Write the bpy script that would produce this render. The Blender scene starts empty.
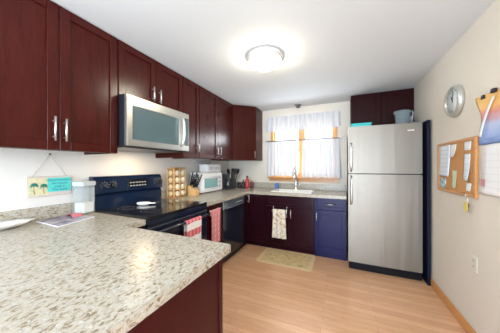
import bpy, bmesh, math, random
from mathutils import Matrix, Vector
random.seed(7)
S = bpy.context.scene
COL = S.collection

# ---------------------------------------------------------------- camera
CAM = Vector((2.0259, -0.1214, 1.3265)); YAW, PITCH, ROLL, FPX = 0.4174, -0.0001, -0.0021, 204.61
cd = bpy.data.cameras.new('camera'); co = bpy.data.objects.new('camera', cd); COL.objects.link(co)
F = Vector((-math.sin(YAW)*math.cos(PITCH), math.cos(YAW)*math.cos(PITCH), math.sin(PITCH)))
R = Vector((math.cos(YAW), math.sin(YAW), 0)); U = R.cross(F)
c_, s_ = math.cos(ROLL), math.sin(ROLL)
R2, U2 = c_*R + s_*U, -s_*R + c_*U
m = Matrix((R2, U2, -F)).transposed().to_4x4(); m.translation = CAM
co.matrix_world = m
cd.sensor_fit = 'HORIZONTAL'; cd.sensor_width = 36; cd.lens = FPX/500*36; cd.clip_start = .02
S.camera = co

# ---------------------------------------------------------------- world, lights, exposure
w = bpy.data.worlds.new('world'); S.world = w; w.use_nodes = True
bg = w.node_tree.nodes['Background']; bg.inputs[0].default_value = (.88, .95, 1, 1); bg.inputs[1].default_value = 0.8
S.view_settings.view_transform = 'Standard'; S.view_settings.look = 'None'
S.view_settings.gamma = 1; S.view_settings.use_curve_mapping = False
S.view_settings.exposure = 1.8

def area(name, loc, rot, sx, sy, power, col):
    l = bpy.data.lights.new(name, 'AREA'); l.shape = 'RECTANGLE'; l.size = sx; l.size_y = sy
    l.energy = power; l.color = col
    o = bpy.data.objects.new(name, l); COL.objects.link(o); o.location = loc; o.rotation_euler = rot
    return o
HP = math.pi/2
area('patio_daylight', (1.65, -3.25, 1.25), (HP, 0, 0), 2.3, 2.2, 80, (.68, .84, 1.0))        # through the glass door behind the camera
area('window_daylight', (1.39, 3.95, 1.62), (-HP, 0, 0), 1.3, .95, 24, (.88, .95, 1.0))       # through the kitchen window
area('hood_light', (.14, 1.38, 1.488), (0, 0, 0), .10, .22, .8, (1, .78, .5))                  # cooktop lamp under the microwave
area('side_fill', (2.90, -1.4, 1.5), (HP, 0, HP), 1.5, 1.3, 14, (.85, .93, 1.0))           # unseen fill lamp by the solid right wall behind the camera
area('ceiling_fill', (1.45, -1.3, 1.5), (math.pi, 0, 0), 1.6, 1.6, 14, (.84, .93, 1.0))              # unseen upward lamp added to brighten the ceiling
l = bpy.data.lights.new('ceiling_bulb', 'POINT'); l.energy = .6; l.color = (1, .80, .46); l.shadow_soft_size = .09
o = bpy.data.objects.new('ceiling_bulb', l); COL.objects.link(o); o.location = (1.35, 1.77, 2.24)

# ---------------------------------------------------------------- materials
def mat(name, col, rough=.5, metal=0, coat=0, emit=None, estr=0, spec=None, trans=0, ior=None, alpha=1):
    M = bpy.data.materials.new(name); M.use_nodes = True
    b = M.node_tree.nodes['Principled BSDF']
    b.inputs['Base Color'].default_value = (*col, 1); b.inputs['Roughness'].default_value = rough
    b.inputs['Metallic'].default_value = metal; b.inputs['Coat Weight'].default_value = coat
    b.inputs['Coat Roughness'].default_value = .12
    if spec is not None: b.inputs['Specular IOR Level'].default_value = spec
    if trans: b.inputs['Transmission Weight'].default_value = trans
    if ior: b.inputs['IOR'].default_value = ior
    if emit: b.inputs['Emission Color'].default_value = (*emit, 1); b.inputs['Emission Strength'].default_value = estr
    if alpha < 1: b.inputs['Alpha'].default_value = alpha
    return M
def nodes(M): return M.node_tree.nodes, M.node_tree.links, M.node_tree.nodes['Principled BSDF']
def coords(M, scale=(1, 1, 1), rot=(0, 0, 0)):
    n, L, b = nodes(M)
    g = n.new('ShaderNodeNewGeometry'); mp = n.new('ShaderNodeMapping')
    mp.inputs['Scale'].default_value = scale; mp.inputs['Rotation'].default_value = rot
    L.new(g.outputs['Position'], mp.inputs['Vector']); return mp.outputs[0]
def ramp(M, fac, stops, interp='LINEAR'):
    n, L, b = nodes(M); r = n.new('ShaderNodeValToRGB'); r.color_ramp.interpolation = interp
    e = r.color_ramp.elements
    while len(e) < len(stops): e.new(.5)
    for k, (p, c) in enumerate(stops):
        e[k].position = p; e[k].color = (*c, 1)
    L.new(fac, r.inputs[0]); return r.outputs[0]
def noise(M, vec, scale, detail=3, rough=.5, dist=0):
    n, L, b = nodes(M); t = n.new('ShaderNodeTexNoise'); t.inputs['Scale'].default_value = scale
    t.inputs['Detail'].default_value = detail; t.inputs['Roughness'].default_value = rough
    t.inputs['Distortion'].default_value = dist; L.new(vec, t.inputs['Vector']); return t.outputs['Fac']
def mix(M, fac, a, c, mode='MIX'):
    n, L, b = nodes(M); x = n.new('ShaderNodeMix'); x.data_type = 'RGBA'; x.blend_type = mode
    for sock, v in ((x.inputs[0], fac), (x.inputs[6], a), (x.inputs[7], c)):
        if isinstance(v, (int, float)): sock.default_value = v
        elif isinstance(v, tuple): sock.default_value = (*v, 1)
        else: L.new(v, sock)
    return x.outputs[2]
def bump(M, fac, strength=.2, dist=.01):
    n, L, b = nodes(M); bp = n.new('ShaderNodeBump'); bp.inputs['Strength'].default_value = strength
    bp.inputs['Distance'].default_value = dist; L.new(fac, bp.inputs['Height']); L.new(bp.outputs[0], b.inputs['Normal'])
def setcol(M, c): n, L, b = nodes(M); L.new(c, b.inputs['Base Color'])

def wood(name, c1, c2, scale, rough, coat=0, spec=None):
    M = mat(name, c1, rough, coat=coat, spec=spec)
    f = noise(M, coords(M, scale), 6, 4, .6, .6)
    setcol(M, ramp(M, f, [(.3, c1), (.7, c2)])); return M
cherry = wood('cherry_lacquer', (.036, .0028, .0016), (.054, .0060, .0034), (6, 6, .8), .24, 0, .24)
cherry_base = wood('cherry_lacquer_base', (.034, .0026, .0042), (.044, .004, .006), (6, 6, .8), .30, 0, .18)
sink_cherry = wood('cherry_lacquer_cool_shade', (.017, .0018, .006), (.022, .0025, .008), (6, 6, .8), .28, 0, .2)  # cool shade on the sink base is put into its cherry colour
cool_lit_cherry = wood('cherry_lacquer_cool_lit', (.009, .009, .060), (.012, .011, .072), (6, 6, .8), .28, 0, .2)  # cool blue daylight on the cherry drawer base is put into its colour
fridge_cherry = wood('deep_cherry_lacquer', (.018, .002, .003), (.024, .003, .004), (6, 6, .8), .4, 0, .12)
cherry_dark = mat('cabinet_inside', (.02, .006, .006), .6)
oak = wood('honey_oak', (.50, .22, .065), (.62, .30, .10), (2, 2, 12), .4, .2)
oak_h = wood('honey_oak_long', (.55, .23, .06), (.70, .32, .10), (12, 1.2, 12), .4, .2)
light_wood = wood('pale_beech', (.62, .36, .14), (.74, .46, .20), (8, 8, 2), .45)
dark_wood = wood('tan_wood', (.42, .20, .07), (.52, .27, .10), (8, 8, 2), .45)
paint = mat('beige_paint', (.71, .655, .575), .7)
bump(paint, noise(paint, coords(paint), 180, 3), .04, .002)
paint_l = mat('pale_paint', (.74, .71, .67), .65); bump(paint_l, noise(paint_l, coords(paint_l), 180, 3), .04, .002)
ceil_m = mat('ceiling_paint', (.68, .715, .745), .85); bump(ceil_m, noise(ceil_m, coords(ceil_m), 90, 3), .05, .002)
steel = mat('stainless_steel', (.255, .232, .20), .46, .92)
bump(steel, noise(steel, coords(steel, (4.5, 4.5, .3)), 1.7, 1, .5, .5), .22, .02)
steel_mw = mat('brushed_steel', (.50, .49, .46), .34, .9)
chrome = mat('chrome', (.82, .82, .82), .16, 1)
nickel = mat('brushed_nickel', (.74, .73, .71), .28, .95)
black = mat('black_gloss', (.010, .014, .028), .14, coat=.4)
black_panel = mat('black_enamel', (.005, .014, .040), .16, coat=.3)
black_matte = mat('black_plastic', (.012, .012, .016), .4)
glass_black = mat('black_ceramic_glass', (.012, .010, .010), .10, coat=.3)
grey_mark = mat('grey_marking', (.45, .47, .5), .4)
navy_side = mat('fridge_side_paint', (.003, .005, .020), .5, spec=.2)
white_pl = mat('white_plastic', (.82, .82, .83), .35)
white_paper = mat('white_paper', (.84, .84, .86), .7)
white_cer = mat('white_ceramic', (.84, .83, .80), .25)
teal_glass = mat('teal_oven_glass', (.22, .42, .44), .12, coat=.5)
mw_glass = mat('microwave_window', (.085, .125, .135), .12, coat=.6)  # reflection of the room behind is put into the base colour
grey_pl = mat('charcoal_plastic', (.045, .047, .055), .35)
red_pl = mat('red_plastic', (.45, .03, .035), .3)
blue_pl = mat('blue_liquid', (.05, .16, .50), .2)
glass = mat('clear_glass', (.66, .72, .73), .04, alpha=.2)
pane_m = mat('window_pane', (.9, .95, 1), .02, alpha=.05)
lamp_glass = mat('lamp_glass', (.95, .92, .85), .4, emit=(1, .93, .74), estr=19)

quartz = mat('speckled_quartz', (.7, .66, .58), .24, spec=.45)
v = coords(quartz, (1.1, .62, 1), (0, 0, .55))
f1 = noise(quartz, v, 72, 3, .6, .7); f2 = noise(quartz, coords(quartz, (.7, 1, 1)), 140, 2, .5, .3); f3 = noise(quartz, coords(quartz), 70, 2, .5, .4)
cq = ramp(quartz, f1, [(.33, (.185, .14, .085)), (.41, (.295, .24, .165)), (.455, (.42, .375, .30)), (.60, (.465, .43, .37))])
m2 = ramp(quartz, f2, [(.60, (0, 0, 0)), (.70, (1, 1, 1))]); m3 = ramp(quartz, f3, [(.62, (0, 0, 0)), (.70, (1, 1, 1))])
cq = mix(quartz, m2, cq, (.30, .28, .26)); cq = mix(quartz, m3, cq, (.54, .53, .515)); setcol(quartz, cq)

floor_m = mat('oak_laminate', (.5, .3, .17), .26, coat=.1)
n, L, b = nodes(floor_m)
bt = n.new('ShaderNodeTexBrick'); bt.offset = .37
for k, val in (('Scale', 1), ('Mortar Size', .0012), ('Mortar Smooth', .1), ('Bias', 0), ('Brick Width', 1.15), ('Row Height', .066)): bt.inputs[k].default_value = val
bt.inputs['Color1'].default_value = (.73, .43, .255, 1); bt.inputs['Color2'].default_value = (.63, .355, .198, 1); bt.inputs['Mortar'].default_value = (.42, .23, .12, 1)
L.new(coords(floor_m), bt.inputs['Vector'])
gr = noise(floor_m, coords(floor_m, (1.2, 16, 1)), 5, 5, .6, .5)
setcol(floor_m, mix(floor_m, .55, bt.outputs[0], ramp(floor_m, gr, [(.3, (.72, .69, .66)), (.62, (1, 1, 1))]), 'MULTIPLY'))

def cloth(name, col, tr, holes=0):
    M = bpy.data.materials.new(name); M.use_nodes = True; n, L = M.node_tree.nodes, M.node_tree.links
    out = n['Material Output']; n.remove(n['Principled BSDF'])
    d = n.new('ShaderNodeBsdfDiffuse'); t = n.new('ShaderNodeBsdfTranslucent'); x = n.new('ShaderNodeMixShader'); x.inputs[0].default_value = tr
    d.inputs[0].default_value = t.inputs[0].default_value = (*col, 1)
    L.new(d.outputs[0], x.inputs[1]); L.new(t.outputs[0], x.inputs[2]); last = x.outputs[0]
    if holes:
        tp = n.new('ShaderNodeBsdfTransparent'); y = n.new('ShaderNodeMixShader')
        g = n.new('ShaderNodeNewGeometry'); no = n.new('ShaderNodeTexNoise'); no.inputs['Scale'].default_value = 22; no.inputs['Detail'].default_value = 3
        r = n.new('ShaderNodeValToRGB'); r.color_ramp.elements[0].position = .40; r.color_ramp.elements[1].position = .62
        r.color_ramp.elements[0].color = (.05,)*3 + (1,); r.color_ramp.elements[1].color = (holes,)*3 + (1,)
        L.new(g.outputs['Position'], no.inputs['Vector']); L.new(no.outputs['Fac'], r.inputs[0]); L.new(r.outputs[0], y.inputs[0])
        L.new(last, y.inputs[1]); L.new(tp.outputs[0], y.inputs[2]); last = y.outputs[0]
    L.new(last, out.inputs[0]); return M
lace = cloth('white_lace', (.68, .685, .71), .024, .045)

def plaid(name, c1, c2, c3, axis_scale, offs=(0, 0)):
    M = mat(name, c1, .9); n, L, b = nodes(M)
    def wave(direction, sc, lo, hi):
        wv = n.new('ShaderNodeTexWave'); wv.bands_direction = direction; wv.inputs['Scale'].default_value = sc
        wv.inputs['Distortion'].default_value = .6; wv.inputs['Detail'].default_value = 2; wv.inputs['Detail Scale'].default_value = 3
        L.new(coords(M), wv.inputs['Vector'])
        return ramp(M, wv.outputs['Fac'], [(lo, (0, 0, 0)), (hi, (1, 1, 1))])
    a = wave('Z', axis_scale[0], .42, .58); c = wave('Y', axis_scale[1], .45, .6)
    setcol(M, mix(M, c, mix(M, a, c1, c2), mix(M, a, c3, c2))); return M
towel_plaid = plaid('pink_plaid_cotton', (.58, .10, .13), (.80, .77, .76), (.66, .24, .26), (2.3, 6))
towel_stripe = plaid('red_striped_cotton', (.55, .07, .10), (.66, .22, .24), (.70, .50, .50), (5, 9))
sash = mat('floral_cotton', (.8, .76, .68), .9)
sf = noise(sash, coords(sash), 30, 3, .6, 1); setcol(sash, ramp(sash, sf, [(.38, (.46, .33, .22)), (.47, (.72, .64, .50)), (.56, (.82, .79, .72)), (.7, (.55, .52, .50))]))
rug_m = mat('cream_rug', (.62, .52, .33), .95)
rf = noise(rug_m, coords(rug_m, (2.2, 6, 1)), 6, 3, .6, 1.2); setcol(rug_m, ramp(rug_m, rf, [(.36, (.30, .21, .10)), (.45, (.56, .40, .20)), (.7, (.64, .48, .27))]))
bump(rug_m, noise(rug_m, coords(rug_m), 250, 2), .4, .004)
rug_b = mat('rug_border', (.62, .46, .26), .95)
cork = mat('cork', (.58, .30, .12), .9); cf = noise(cork, coords(cork), 160, 3, .7); setcol(cork, ramp(cork, cf, [(.35, (.40, .18, .06)), (.6, (.62, .33, .13))]))

# ---------------------------------------------------------------- mesh helpers
def new(): return bmesh.new()
def add(b, t, M=None, mi=0, smooth=False):
    if M is not None: t.transform(M)
    for f in t.faces:
        if mi: f.material_index = mi
        if smooth: f.smooth = True
    me = bpy.data.meshes.new('tmp'); t.to_mesh(me); t.free(); b.from_mesh(me); bpy.data.meshes.remove(me)
def box(b, p0, p1, bev=0, M=None, mi=0, seg=1):
    t = bmesh.new(); bmesh.ops.create_cube(t, size=1)
    for q in t.verts: q.co = Vector([(p0[i]+p1[i])/2 + q.co[i]*(p1[i]-p0[i]) for i in range(3)])
    bmesh.ops.recalc_face_normals(t, faces=t.faces)
    if bev: bmesh.ops.bevel(t, geom=t.edges[:], offset=bev, segments=seg, affect='EDGES', clamp_overlap=True)
    add(b, t, M, mi)
def prism(b, poly, h, bev=0, M=None, mi=0, z0=0, seg=1):
    t = bmesh.new(); vs = [t.verts.new((x, y, z0)) for x, y in poly]; f = t.faces.new(vs)
    r = bmesh.ops.extrude_face_region(t, geom=[f]); bmesh.ops.translate(t, vec=(0, 0, h), verts=[g for g in r['geom'] if isinstance(g, bmesh.types.BMVert)])
    bmesh.ops.recalc_face_normals(t, faces=t.faces)
    if bev: bmesh.ops.bevel(t, geom=t.edges[:], offset=bev, segments=seg, affect='EDGES', clamp_overlap=True)
    add(b, t, M, mi)
def lathe(b, prof, ctr=(0, 0, 0), n=32, M=None, mi=0, smooth=True, sy=1):
    t = bmesh.new(); rings = []
    for r, z in prof:
        if r < 1e-6: rings.append([t.verts.new((ctr[0], ctr[1], ctr[2]+z))])
        else: rings.append([t.verts.new((ctr[0]+r*math.cos(2*math.pi*k/n), ctr[1]+sy*r*math.sin(2*math.pi*k/n), ctr[2]+z)) for k in range(n)])
    for a, c in zip(rings, rings[1:]):
        for k in range(n):
            k2 = (k+1) % n
            if len(a) == 1 and len(c) == 1: continue
            if len(a) == 1: t.faces.new((a[0], c[k], c[k2]))
            elif len(c) == 1: t.faces.new((a[k], a[k2], c[0]))
            else: t.faces.new((a[k], a[k2], c[k2], c[k]))
    bmesh.ops.recalc_face_normals(t, faces=t.faces); add(b, t, M, mi, smooth)
def tube(b, pts, r, n=8, M=None, mi=0, closed=False):
    pts = [Vector(p) for p in pts]; t = bmesh.new(); rings = []
    up = Vector((.123, .456, .88)).normalized()
    for i, p in enumerate(pts):
        d = (pts[min(i+1, len(pts)-1)] - pts[max(i-1, 0)]).normalized()
        a = d.cross(up).normalized(); c = d.cross(a).normalized()
        rr = r[i] if isinstance(r, (list, tuple)) else r
        rings.append([t.verts.new(p + rr*(math.cos(2*math.pi*k/n)*a + math.sin(2*math.pi*k/n)*c)) for k in range(n)])
    for a, c in zip(rings, rings[1:]):
        for k in range(n): t.faces.new((a[k], a[(k+1) % n], c[(k+1) % n], c[k]))
    t.faces.new(rings[0]); t.faces.new(rings[-1])
    bmesh.ops.recalc_face_normals(t, faces=t.faces); add(b, t, M, mi, True)
def sheet(b, fn, nu, nv, thick=0, M=None, mi=0, smooth=True):
    t = bmesh.new(); g = [[t.verts.new(fn(i/nu, j/nv)) for j in range(nv+1)] for i in range(nu+1)]
    for i in range(nu):
        for j in range(nv): t.faces.new((g[i][j], g[i+1][j], g[i+1][j+1], g[i][j+1]))
    bmesh.ops.recalc_face_normals(t, faces=t.faces)
    if thick: bmesh.ops.solidify(t, geom=t.faces[:], thickness=thick)
    add(b, t, M, mi, smooth)
def base_of(o):
    p = Vector((0, 0, 0))
    while o is not None: p += o.location; o = o.parent
    return p
def obj(name, b, ms, parent=None):
    """link a bmesh built in world coordinates as one mesh object"""
    if parent is not None: b.transform(Matrix.Translation(-base_of(parent)))
    me = bpy.data.meshes.new(name); b.to_mesh(me); b.free()
    for q in (ms if isinstance(ms, (list, tuple)) else [ms]): me.materials.append(q)
    o = bpy.data.objects.new(name, me); COL.objects.link(o)
    if parent is not None: o.parent = parent
    return o
def tag(o, label, cat, group=None):
    o['label'] = label; o['category'] = cat
    if group: o['group'] = group
    return o
def thing(name, label, cat, loc, group=None):
    o = bpy.data.objects.new(name, None); COL.objects.link(o); o.location = loc; o.empty_display_size = .05
    return tag(o, label, cat, group)
def single(name, b, ms, label, cat, loc, group=None):
    b.transform(Matrix.Translation(-Vector(loc)))
    o = obj(name, b, ms); o.location = loc; return tag(o, label, cat, group)
def struct(name, b, ms):
    o = obj(name, b, ms); o['kind'] = 'structure'; return o
def copy_thing(root, loc, label, group=None):
    r = root.copy(); COL.objects.link(r); r.location = loc; r['label'] = label
    if group: r['group'] = group
    for ch in list(root.children):
        c = ch.copy(); COL.objects.link(c); c.parent = r
        for g in list(ch.children):
            d = g.copy(); COL.objects.link(d); d.parent = c
    return r
def frame(origin, u, n_):
    u = Vector(u).normalized(); nn = Vector(n_).normalized(); vv = nn.cross(u)
    M = Matrix((u, vv, nn)).transposed().to_4x4(); M.translation = Vector(origin); return M
def left_face(x, y, z): return frame((x, y, z), (0, 1, 0), (1, 0, 0))      # faces +x
def back_face(x, y, z): return frame((x, y, z), (1, 0, 0), (0, -1, 0))     # faces the camera
def right_face(x, y, z): return frame((x, y, z), (0, -1, 0), (-1, 0, 0))   # faces -x
def flat_text(b, body, size, M, mi=0, depth=.0006, align='CENTER'):
    cu = bpy.data.curves.new('lettering', 'FONT'); cu.body = body; cu.size = size; cu.align_x = align; cu.extrude = depth
    to = bpy.data.objects.new('tmp_text', cu); COL.objects.link(to)
    dg = bpy.context.evaluated_depsgraph_get(); me = bpy.data.meshes.new_from_object(to.evaluated_get(dg))
    t = bmesh.new(); t.from_mesh(me); add(b, t, M, mi)
    bpy.data.objects.remove(to); bpy.data.curves.remove(cu); bpy.data.meshes.remove(me)

# ---------------------------------------------------------------- the room
XL, XR, YB, YR, H = -.13, 2.95, 3.64, -3.0, 2.405
b = new(); box(b, (XL-.1, YR-.1, -.1), (XR+.1, YB+.1, 0)); struct('floor', b, floor_m)
b = new(); box(b, (XL-.1, YR-.1, H), (XR+.1, YB+.1, H+.1)); struct('ceiling', b, ceil_m)
b = new(); box(b, (XL-.1, YR-.1, 0), (XL, YB+.1, H)); struct('wall_left', b, paint_l)
b = new()
box(b, (XR, YR-.1, 0), (XR+.1, YB+.1, H)); struct('wall_right', b, paint)
WX0, WX1, WZ0, WZ1 = .80, 1.975, 1.135, 2.16
b = new()
for p0, p1 in (((XL, YB, 0), (WX0, YB+.14, H)), ((WX1, YB, 0), (XR, YB+.14, H)), ((WX0, YB, 0), (WX1, YB+.14, WZ0)), ((WX0, YB, WZ1), (WX1, YB+.14, H))): box(b, p0, p1)
struct('wall_back', b, paint)
DX0, DX1, DZ = .55, 2.75, 2.1
b = new()
for p0, p1 in (((XL, YR-.1, 0), (DX0, YR, H)), ((DX1, YR-.1, 0), (XR, YR, H)), ((DX0, YR-.1, DZ), (DX1, YR, H))): box(b, p0, p1)
struct('wall_rear', b, paint)
b = new()
box(b, (XR-.014, YR, 0), (XR, 3.0, .085), .004); struct('baseboard_right', b, oak_h)
# kitchen window
root = obj('window_1', new(), oak); root['kind'] = 'structure'
b = new()
for x0, x1 in ((WX0-.0, WX0+.055), (WX1-.055, WX1), (1.345, 1.405)): box(b, (x0, YB-.012, WZ0), (x1, YB+.12, WZ1), .004)
box(b, (WX0, YB-.012, WZ1-.05), (WX1, YB+.12, WZ1), .004); box(b, (WX0, YB, WZ0), (WX1, YB+.12, WZ0+.03), .004)
obj('window_frame', b, oak, root)
b = new(); box(b, (WX0-.05, YB-.075, WZ0-.028), (WX1+.04, YB+.02, WZ0), .006); box(b, (WX0-.03, YB-.02, WZ0-.085), (WX1+.02, YB, WZ0-.028), .003); obj('window_sill', b, oak, root)
for x0, x1 in ((WX0+.055, 1.345), (1.405, WX1-.055)):
    b = new()
    for q0, q1 in ((x0, x0+.03), (x1-.03, x1)): box(b, (q0, YB+.04, WZ0+.03), (q1, YB+.07, WZ1-.05), .003)
    for z in (WZ0+.03, 1.62, WZ1-.08): box(b, (x0, YB+.04, z), (x1, YB+.07, z+.03), .003)
    s = obj('window_sash', b, oak, root)
    b = new(); box(b, (x0+.03, YB+.052, WZ0+.06), (x1-.03, YB+.056, WZ1-.08)); obj('window_pane', b, pane_m, s)
# glass door behind the camera
root = obj('door_1', new(), white_pl); root['kind'] = 'structure'
b = new()
for x0, x1 in ((DX0, DX0+.06), (DX1-.06, DX1), (1.62, 1.69)): box(b, (x0, YR-.08, 0), (x1, YR-.02, DZ), .004)
box(b, (DX0, YR-.08, DZ-.06), (DX1, YR-.02, DZ)); box(b, (DX0, YR-.08, 0), (DX1, YR-.02, .06)); obj('door_frame', b, white_pl, root)

# ---------------------------------------------------------------- cabinet parts
def shaker(parent, M, w, h, m_, rail=.062, name='door'):
    b = new(); g = .0018; t = .02
    box(b, (g, g, 0), (rail, h-g, t), .002, M); box(b, (w-rail, g, 0), (w-g, h-g, t), .002, M)
    box(b, (rail, g, 0), (w-rail, rail, t), .002, M); box(b, (rail, h-rail, 0), (w-rail, h-g, t), .002, M)
    box(b, (rail-.004, rail-.004, 0), (w-rail+.004, h-rail+.004, .009), 0, M)
    return obj(name, b, m_, parent)
def pull(door, M, u, v, ln, vertical=True, w0=.02, m_=None, label=None):
    b = new(); d = (0, ln/2) if vertical else (ln/2, 0)
    tube(b, [(u-d[0], v-d[1], w0+.032), (u+d[0], v+d[1], w0+.032)], .0062, 10, M)
    for k in (-.66, .66):
        tube(b, [(u+k*d[0], v+k*d[1], w0-.001), (u+k*d[0], v+k*d[1], w0+.032)], .0045, 8, M)
    return obj('handle', b, m_ or nickel, door)

HB = 1.437; UF = .305
def wall_cab(label, y0, y1, z0, doors, m_=cherry):
    root = thing('wall_cabinet', label, 'cabinet', (XL, (y0+y1)/2, z0), 'cherry wall cabinets')
    b = new(); z1 = H-.002
    box(b, (XL+.002, y0+.001, z0), (UF, y0+.018, z1)); box(b, (XL+.002, y1-.018, z0), (UF, y1-.001, z1))
    box(b, (XL+.002, y0+.018, z0+.022), (UF-.02, y1-.018, z0+.04)); box(b, (XL+.002, y0+.018, z1-.02), (UF, y1-.018, z1))
    box(b, (UF-.02, y0+.018, z0), (UF, y1-.018, z1)); obj('body', b, m_, root)
    for d0, d1, pu, pv, ln in doors:
        M = left_face(UF, d0, z0); d = shaker(root, M, d1-d0, z1-z0-.004, m_)
        if pu is not None: pull(d, M, pu, pv, ln)
    return root
wall_cab('large two-door cherry wall cabinet left of the microwave', .215, .996, HB,
         [(.215, .606, .357, .136, .155), (.606, .994, .024, .134, .15)])
wall_cab('short two-door cherry wall cabinet right above the microwave', 1.0, 1.766, 1.936,
         [(1.0, 1.387, .335, .105, .14), (1.387, 1.766, .03, .10, .14)])
wall_cab('narrow single-door cherry wall cabinet just right of the microwave', 1.77, 2.076, HB, [(1.77, 2.076, .262, .13, .11)])
wall_cab('tall two-door cherry wall cabinet between narrow cabinet and corner cabinet', 2.08, 3.003, HB,
         [(2.08, 2.52, .405, .125, .13), (2.52, 3.0, .045, .125, .13)])
# diagonal corner cabinet
A0, A1 = Vector((UF, 3.006)), Vector((.628, 3.297))
root = thing('corner_cabinet', 'diagonal cherry corner wall cabinet beside the window', 'cabinet', (.1, 3.4, HB))
b = new(); prism(b, [(XL+.002, 3.006), (A0.x, A0.y), (A1.x, A1.y), (A1.x, YB-.002), (XL+.002, YB-.002)], H-.002-HB, z0=HB); obj('body', b, cherry, root)
dv = (A1-A0); M = frame((A0.x, A0.y, HB), (dv.x, dv.y, 0), (dv.y, -dv.x, 0))
d = shaker(root, M, dv.length, H-.006-HB, cherry); pull(d, M, dv.length-.035, .10, .12)
# cabinet over the fridge
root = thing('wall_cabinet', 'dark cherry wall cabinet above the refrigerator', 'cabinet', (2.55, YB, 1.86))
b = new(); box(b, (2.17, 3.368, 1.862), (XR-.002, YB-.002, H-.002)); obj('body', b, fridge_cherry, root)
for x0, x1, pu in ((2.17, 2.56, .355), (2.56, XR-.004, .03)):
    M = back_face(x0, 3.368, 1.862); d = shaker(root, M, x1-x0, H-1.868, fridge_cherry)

# ---------------------------------------------------------------- base cabinets and worktops
CT, CB = .914, .872
def cells(b, xs, ys, inside, z0, z1, bev=.004):
    t = bmesh.new(); V = {}
    def vt(i, j):
        if (i, j) not in V: V[i, j] = t.verts.new((xs[i], ys[j], z0))
        return V[i, j]
    fs = []
    for i in range(len(xs)-1):
        for j in range(len(ys)-1):
            if inside((xs[i]+xs[i+1])/2, (ys[j]+ys[j+1])/2): fs.append(t.faces.new((vt(i, j), vt(i+1, j), vt(i+1, j+1), vt(i, j+1))))
    r = bmesh.ops.extrude_face_region(t, geom=fs); bmesh.ops.translate(t, vec=(0, 0, z1-z0), verts=[g for g in r['geom'] if isinstance(g, bmesh.types.BMVert)])
    bmesh.ops.recalc_face_normals(t, faces=t.faces); bmesh.ops.dissolve_limit(t, angle_limit=.01, verts=t.verts[:], edges=t.edges[:])
    if bev:
        es = [e for e in t.edges if len(e.link_faces) == 2 and e.calc_face_angle() > .5 and all(q.co.z > z1-1e-4 for q in e.verts)]
        bmesh.ops.bevel(t, geom=es, offset=bev, segments=2, affect='EDGES')
    add(b, t)
PY = .833; PXE = 1.489
root = thing('peninsula_worktop', 'cream speckled peninsula worktop in the front with long overhanging edge', 'worktop', (.7, .3, CB))
b = new(); cells(b, [XL+.001, .635, PXE], [-.55, PY, 1.008], lambda x, y: y < PY or x < .635, CB, CT); obj('slab', b, quartz, root)
b = new(); box(b, (XL+.001, -.55, CT), (XL+.021, 1.008, 1.014), .003); obj('backsplash', b, quartz, root)
root = thing('corner_worktop', 'cream speckled L-shaped worktop running under the window with sink', 'worktop', (.3, 3, CB))
SX0, SX1, SY0, SY1 = 1.0, 1.60, 3.09, 3.47
b = new(); cells(b, [XL+.001, .635, SX0, SX1, 2.098], [1.797, 2.972, SY0, SY1, YB-.001],
      lambda x, y: (x < .635 or y > 2.972) and not (SX0 < x < SX1 and SY0 < y < SY1), CB, CT); obj('slab', b, quartz, root)
b = new(); box(b, (XL+.001, 1.797, CT), (XL+.021, YB-.001, 1.014), .003); box(b, (XL+.021, YB-.021, CT), (2.098, YB-.001, 1.014), .003); obj('backsplash', b, quartz, root)

# peninsula cabinet
root = thing('peninsula_cabinet', 'dark cherry peninsula cabinet with plain end panel under speckled worktop', 'cabinet', (1.0, .4, 0))
b = new(); box(b, (.62, .16, .10), (1.43, .795, CB-.001)); box(b, (.62, .20, 0), (1.40, .73, .10)); obj('body', b, cherry_dark, root)
b = new(); box(b, (1.43, .14, 0), (1.449, .80, CB-.001), .002); obj('upright_panel', b, cherry_base, root)
b = new(); box(b, (1.43, .775, .1), (1.456, .806, CB-.001), .002); obj('corner_post', b, cherry_base, root)
# corner filler base left of the stove
root = thing('base_cabinet', 'cherry base cabinet hidden between peninsula and stove', 'cabinet', (.2, .9, 0))
b = new(); box(b, (XL+.002, .812, .0), (.60, 1.006, CB-.001)); obj('body', b, cherry_base, root)

BF = .612     # left run face
# narrow towel cabinet
root = thing('base_cabinet', 'narrow cherry base cabinet between the stove and dishwasher', 'cabinet', (.2, 1.98, 0))
b = new(); box(b, (XL+.002, 1.80, .1), (BF-.02, 2.168, CB-.001)); box(b, (XL+.002, 1.80, 0), (.54, 2.168, .1)); obj('body', b, cherry_base, root)
M = left_face(BF-.02, 1.80, .1); d = shaker(root, M, .368, .575, cherry_base)
M = left_face(BF-.02, 1.80, .68); d = shaker(root, M, .368, CB-.683, cherry_base, .045, 'drawer'); pull(d, M, .17, .125, .24, False)
# dishwasher
root = thing('dishwasher', 'black glossy built-in dishwasher under the left worktop', 'dishwasher', (.2, 2.5, 0))
b = new(); box(b, (XL+.002, 2.172, .1), (BF-.03, 2.806, CB-.001)); box(b, (XL+.002, 2.172, 0), (.55, 2.806, .1)); obj('body', b, black_matte, root)
b = new(); box(b, (BF-.03, 2.176, .11), (BF+.012, 2.802, .745), .006); dd = obj('door', b, black, root)
b = new(); box(b, (BF-.03, 2.176, .75), (BF+.016, 2.802, CB-.004), .006); cp = obj('control_panel', b, mat('blue_grey_steel', (.30, .36, .41), .22, .8), root)
b = new(); box(b, (BF+.012, 2.22, .752), (BF+.034, 2.76, .772), .006); obj('handle', b, black, dd)
b = new()
for k in range(6): box(b, (BF+.0155, 2.52+k*.035, .80), (BF+.0175, 2.54+k*.035, .812))
obj('button', b, grey_mark, cp)
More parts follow.
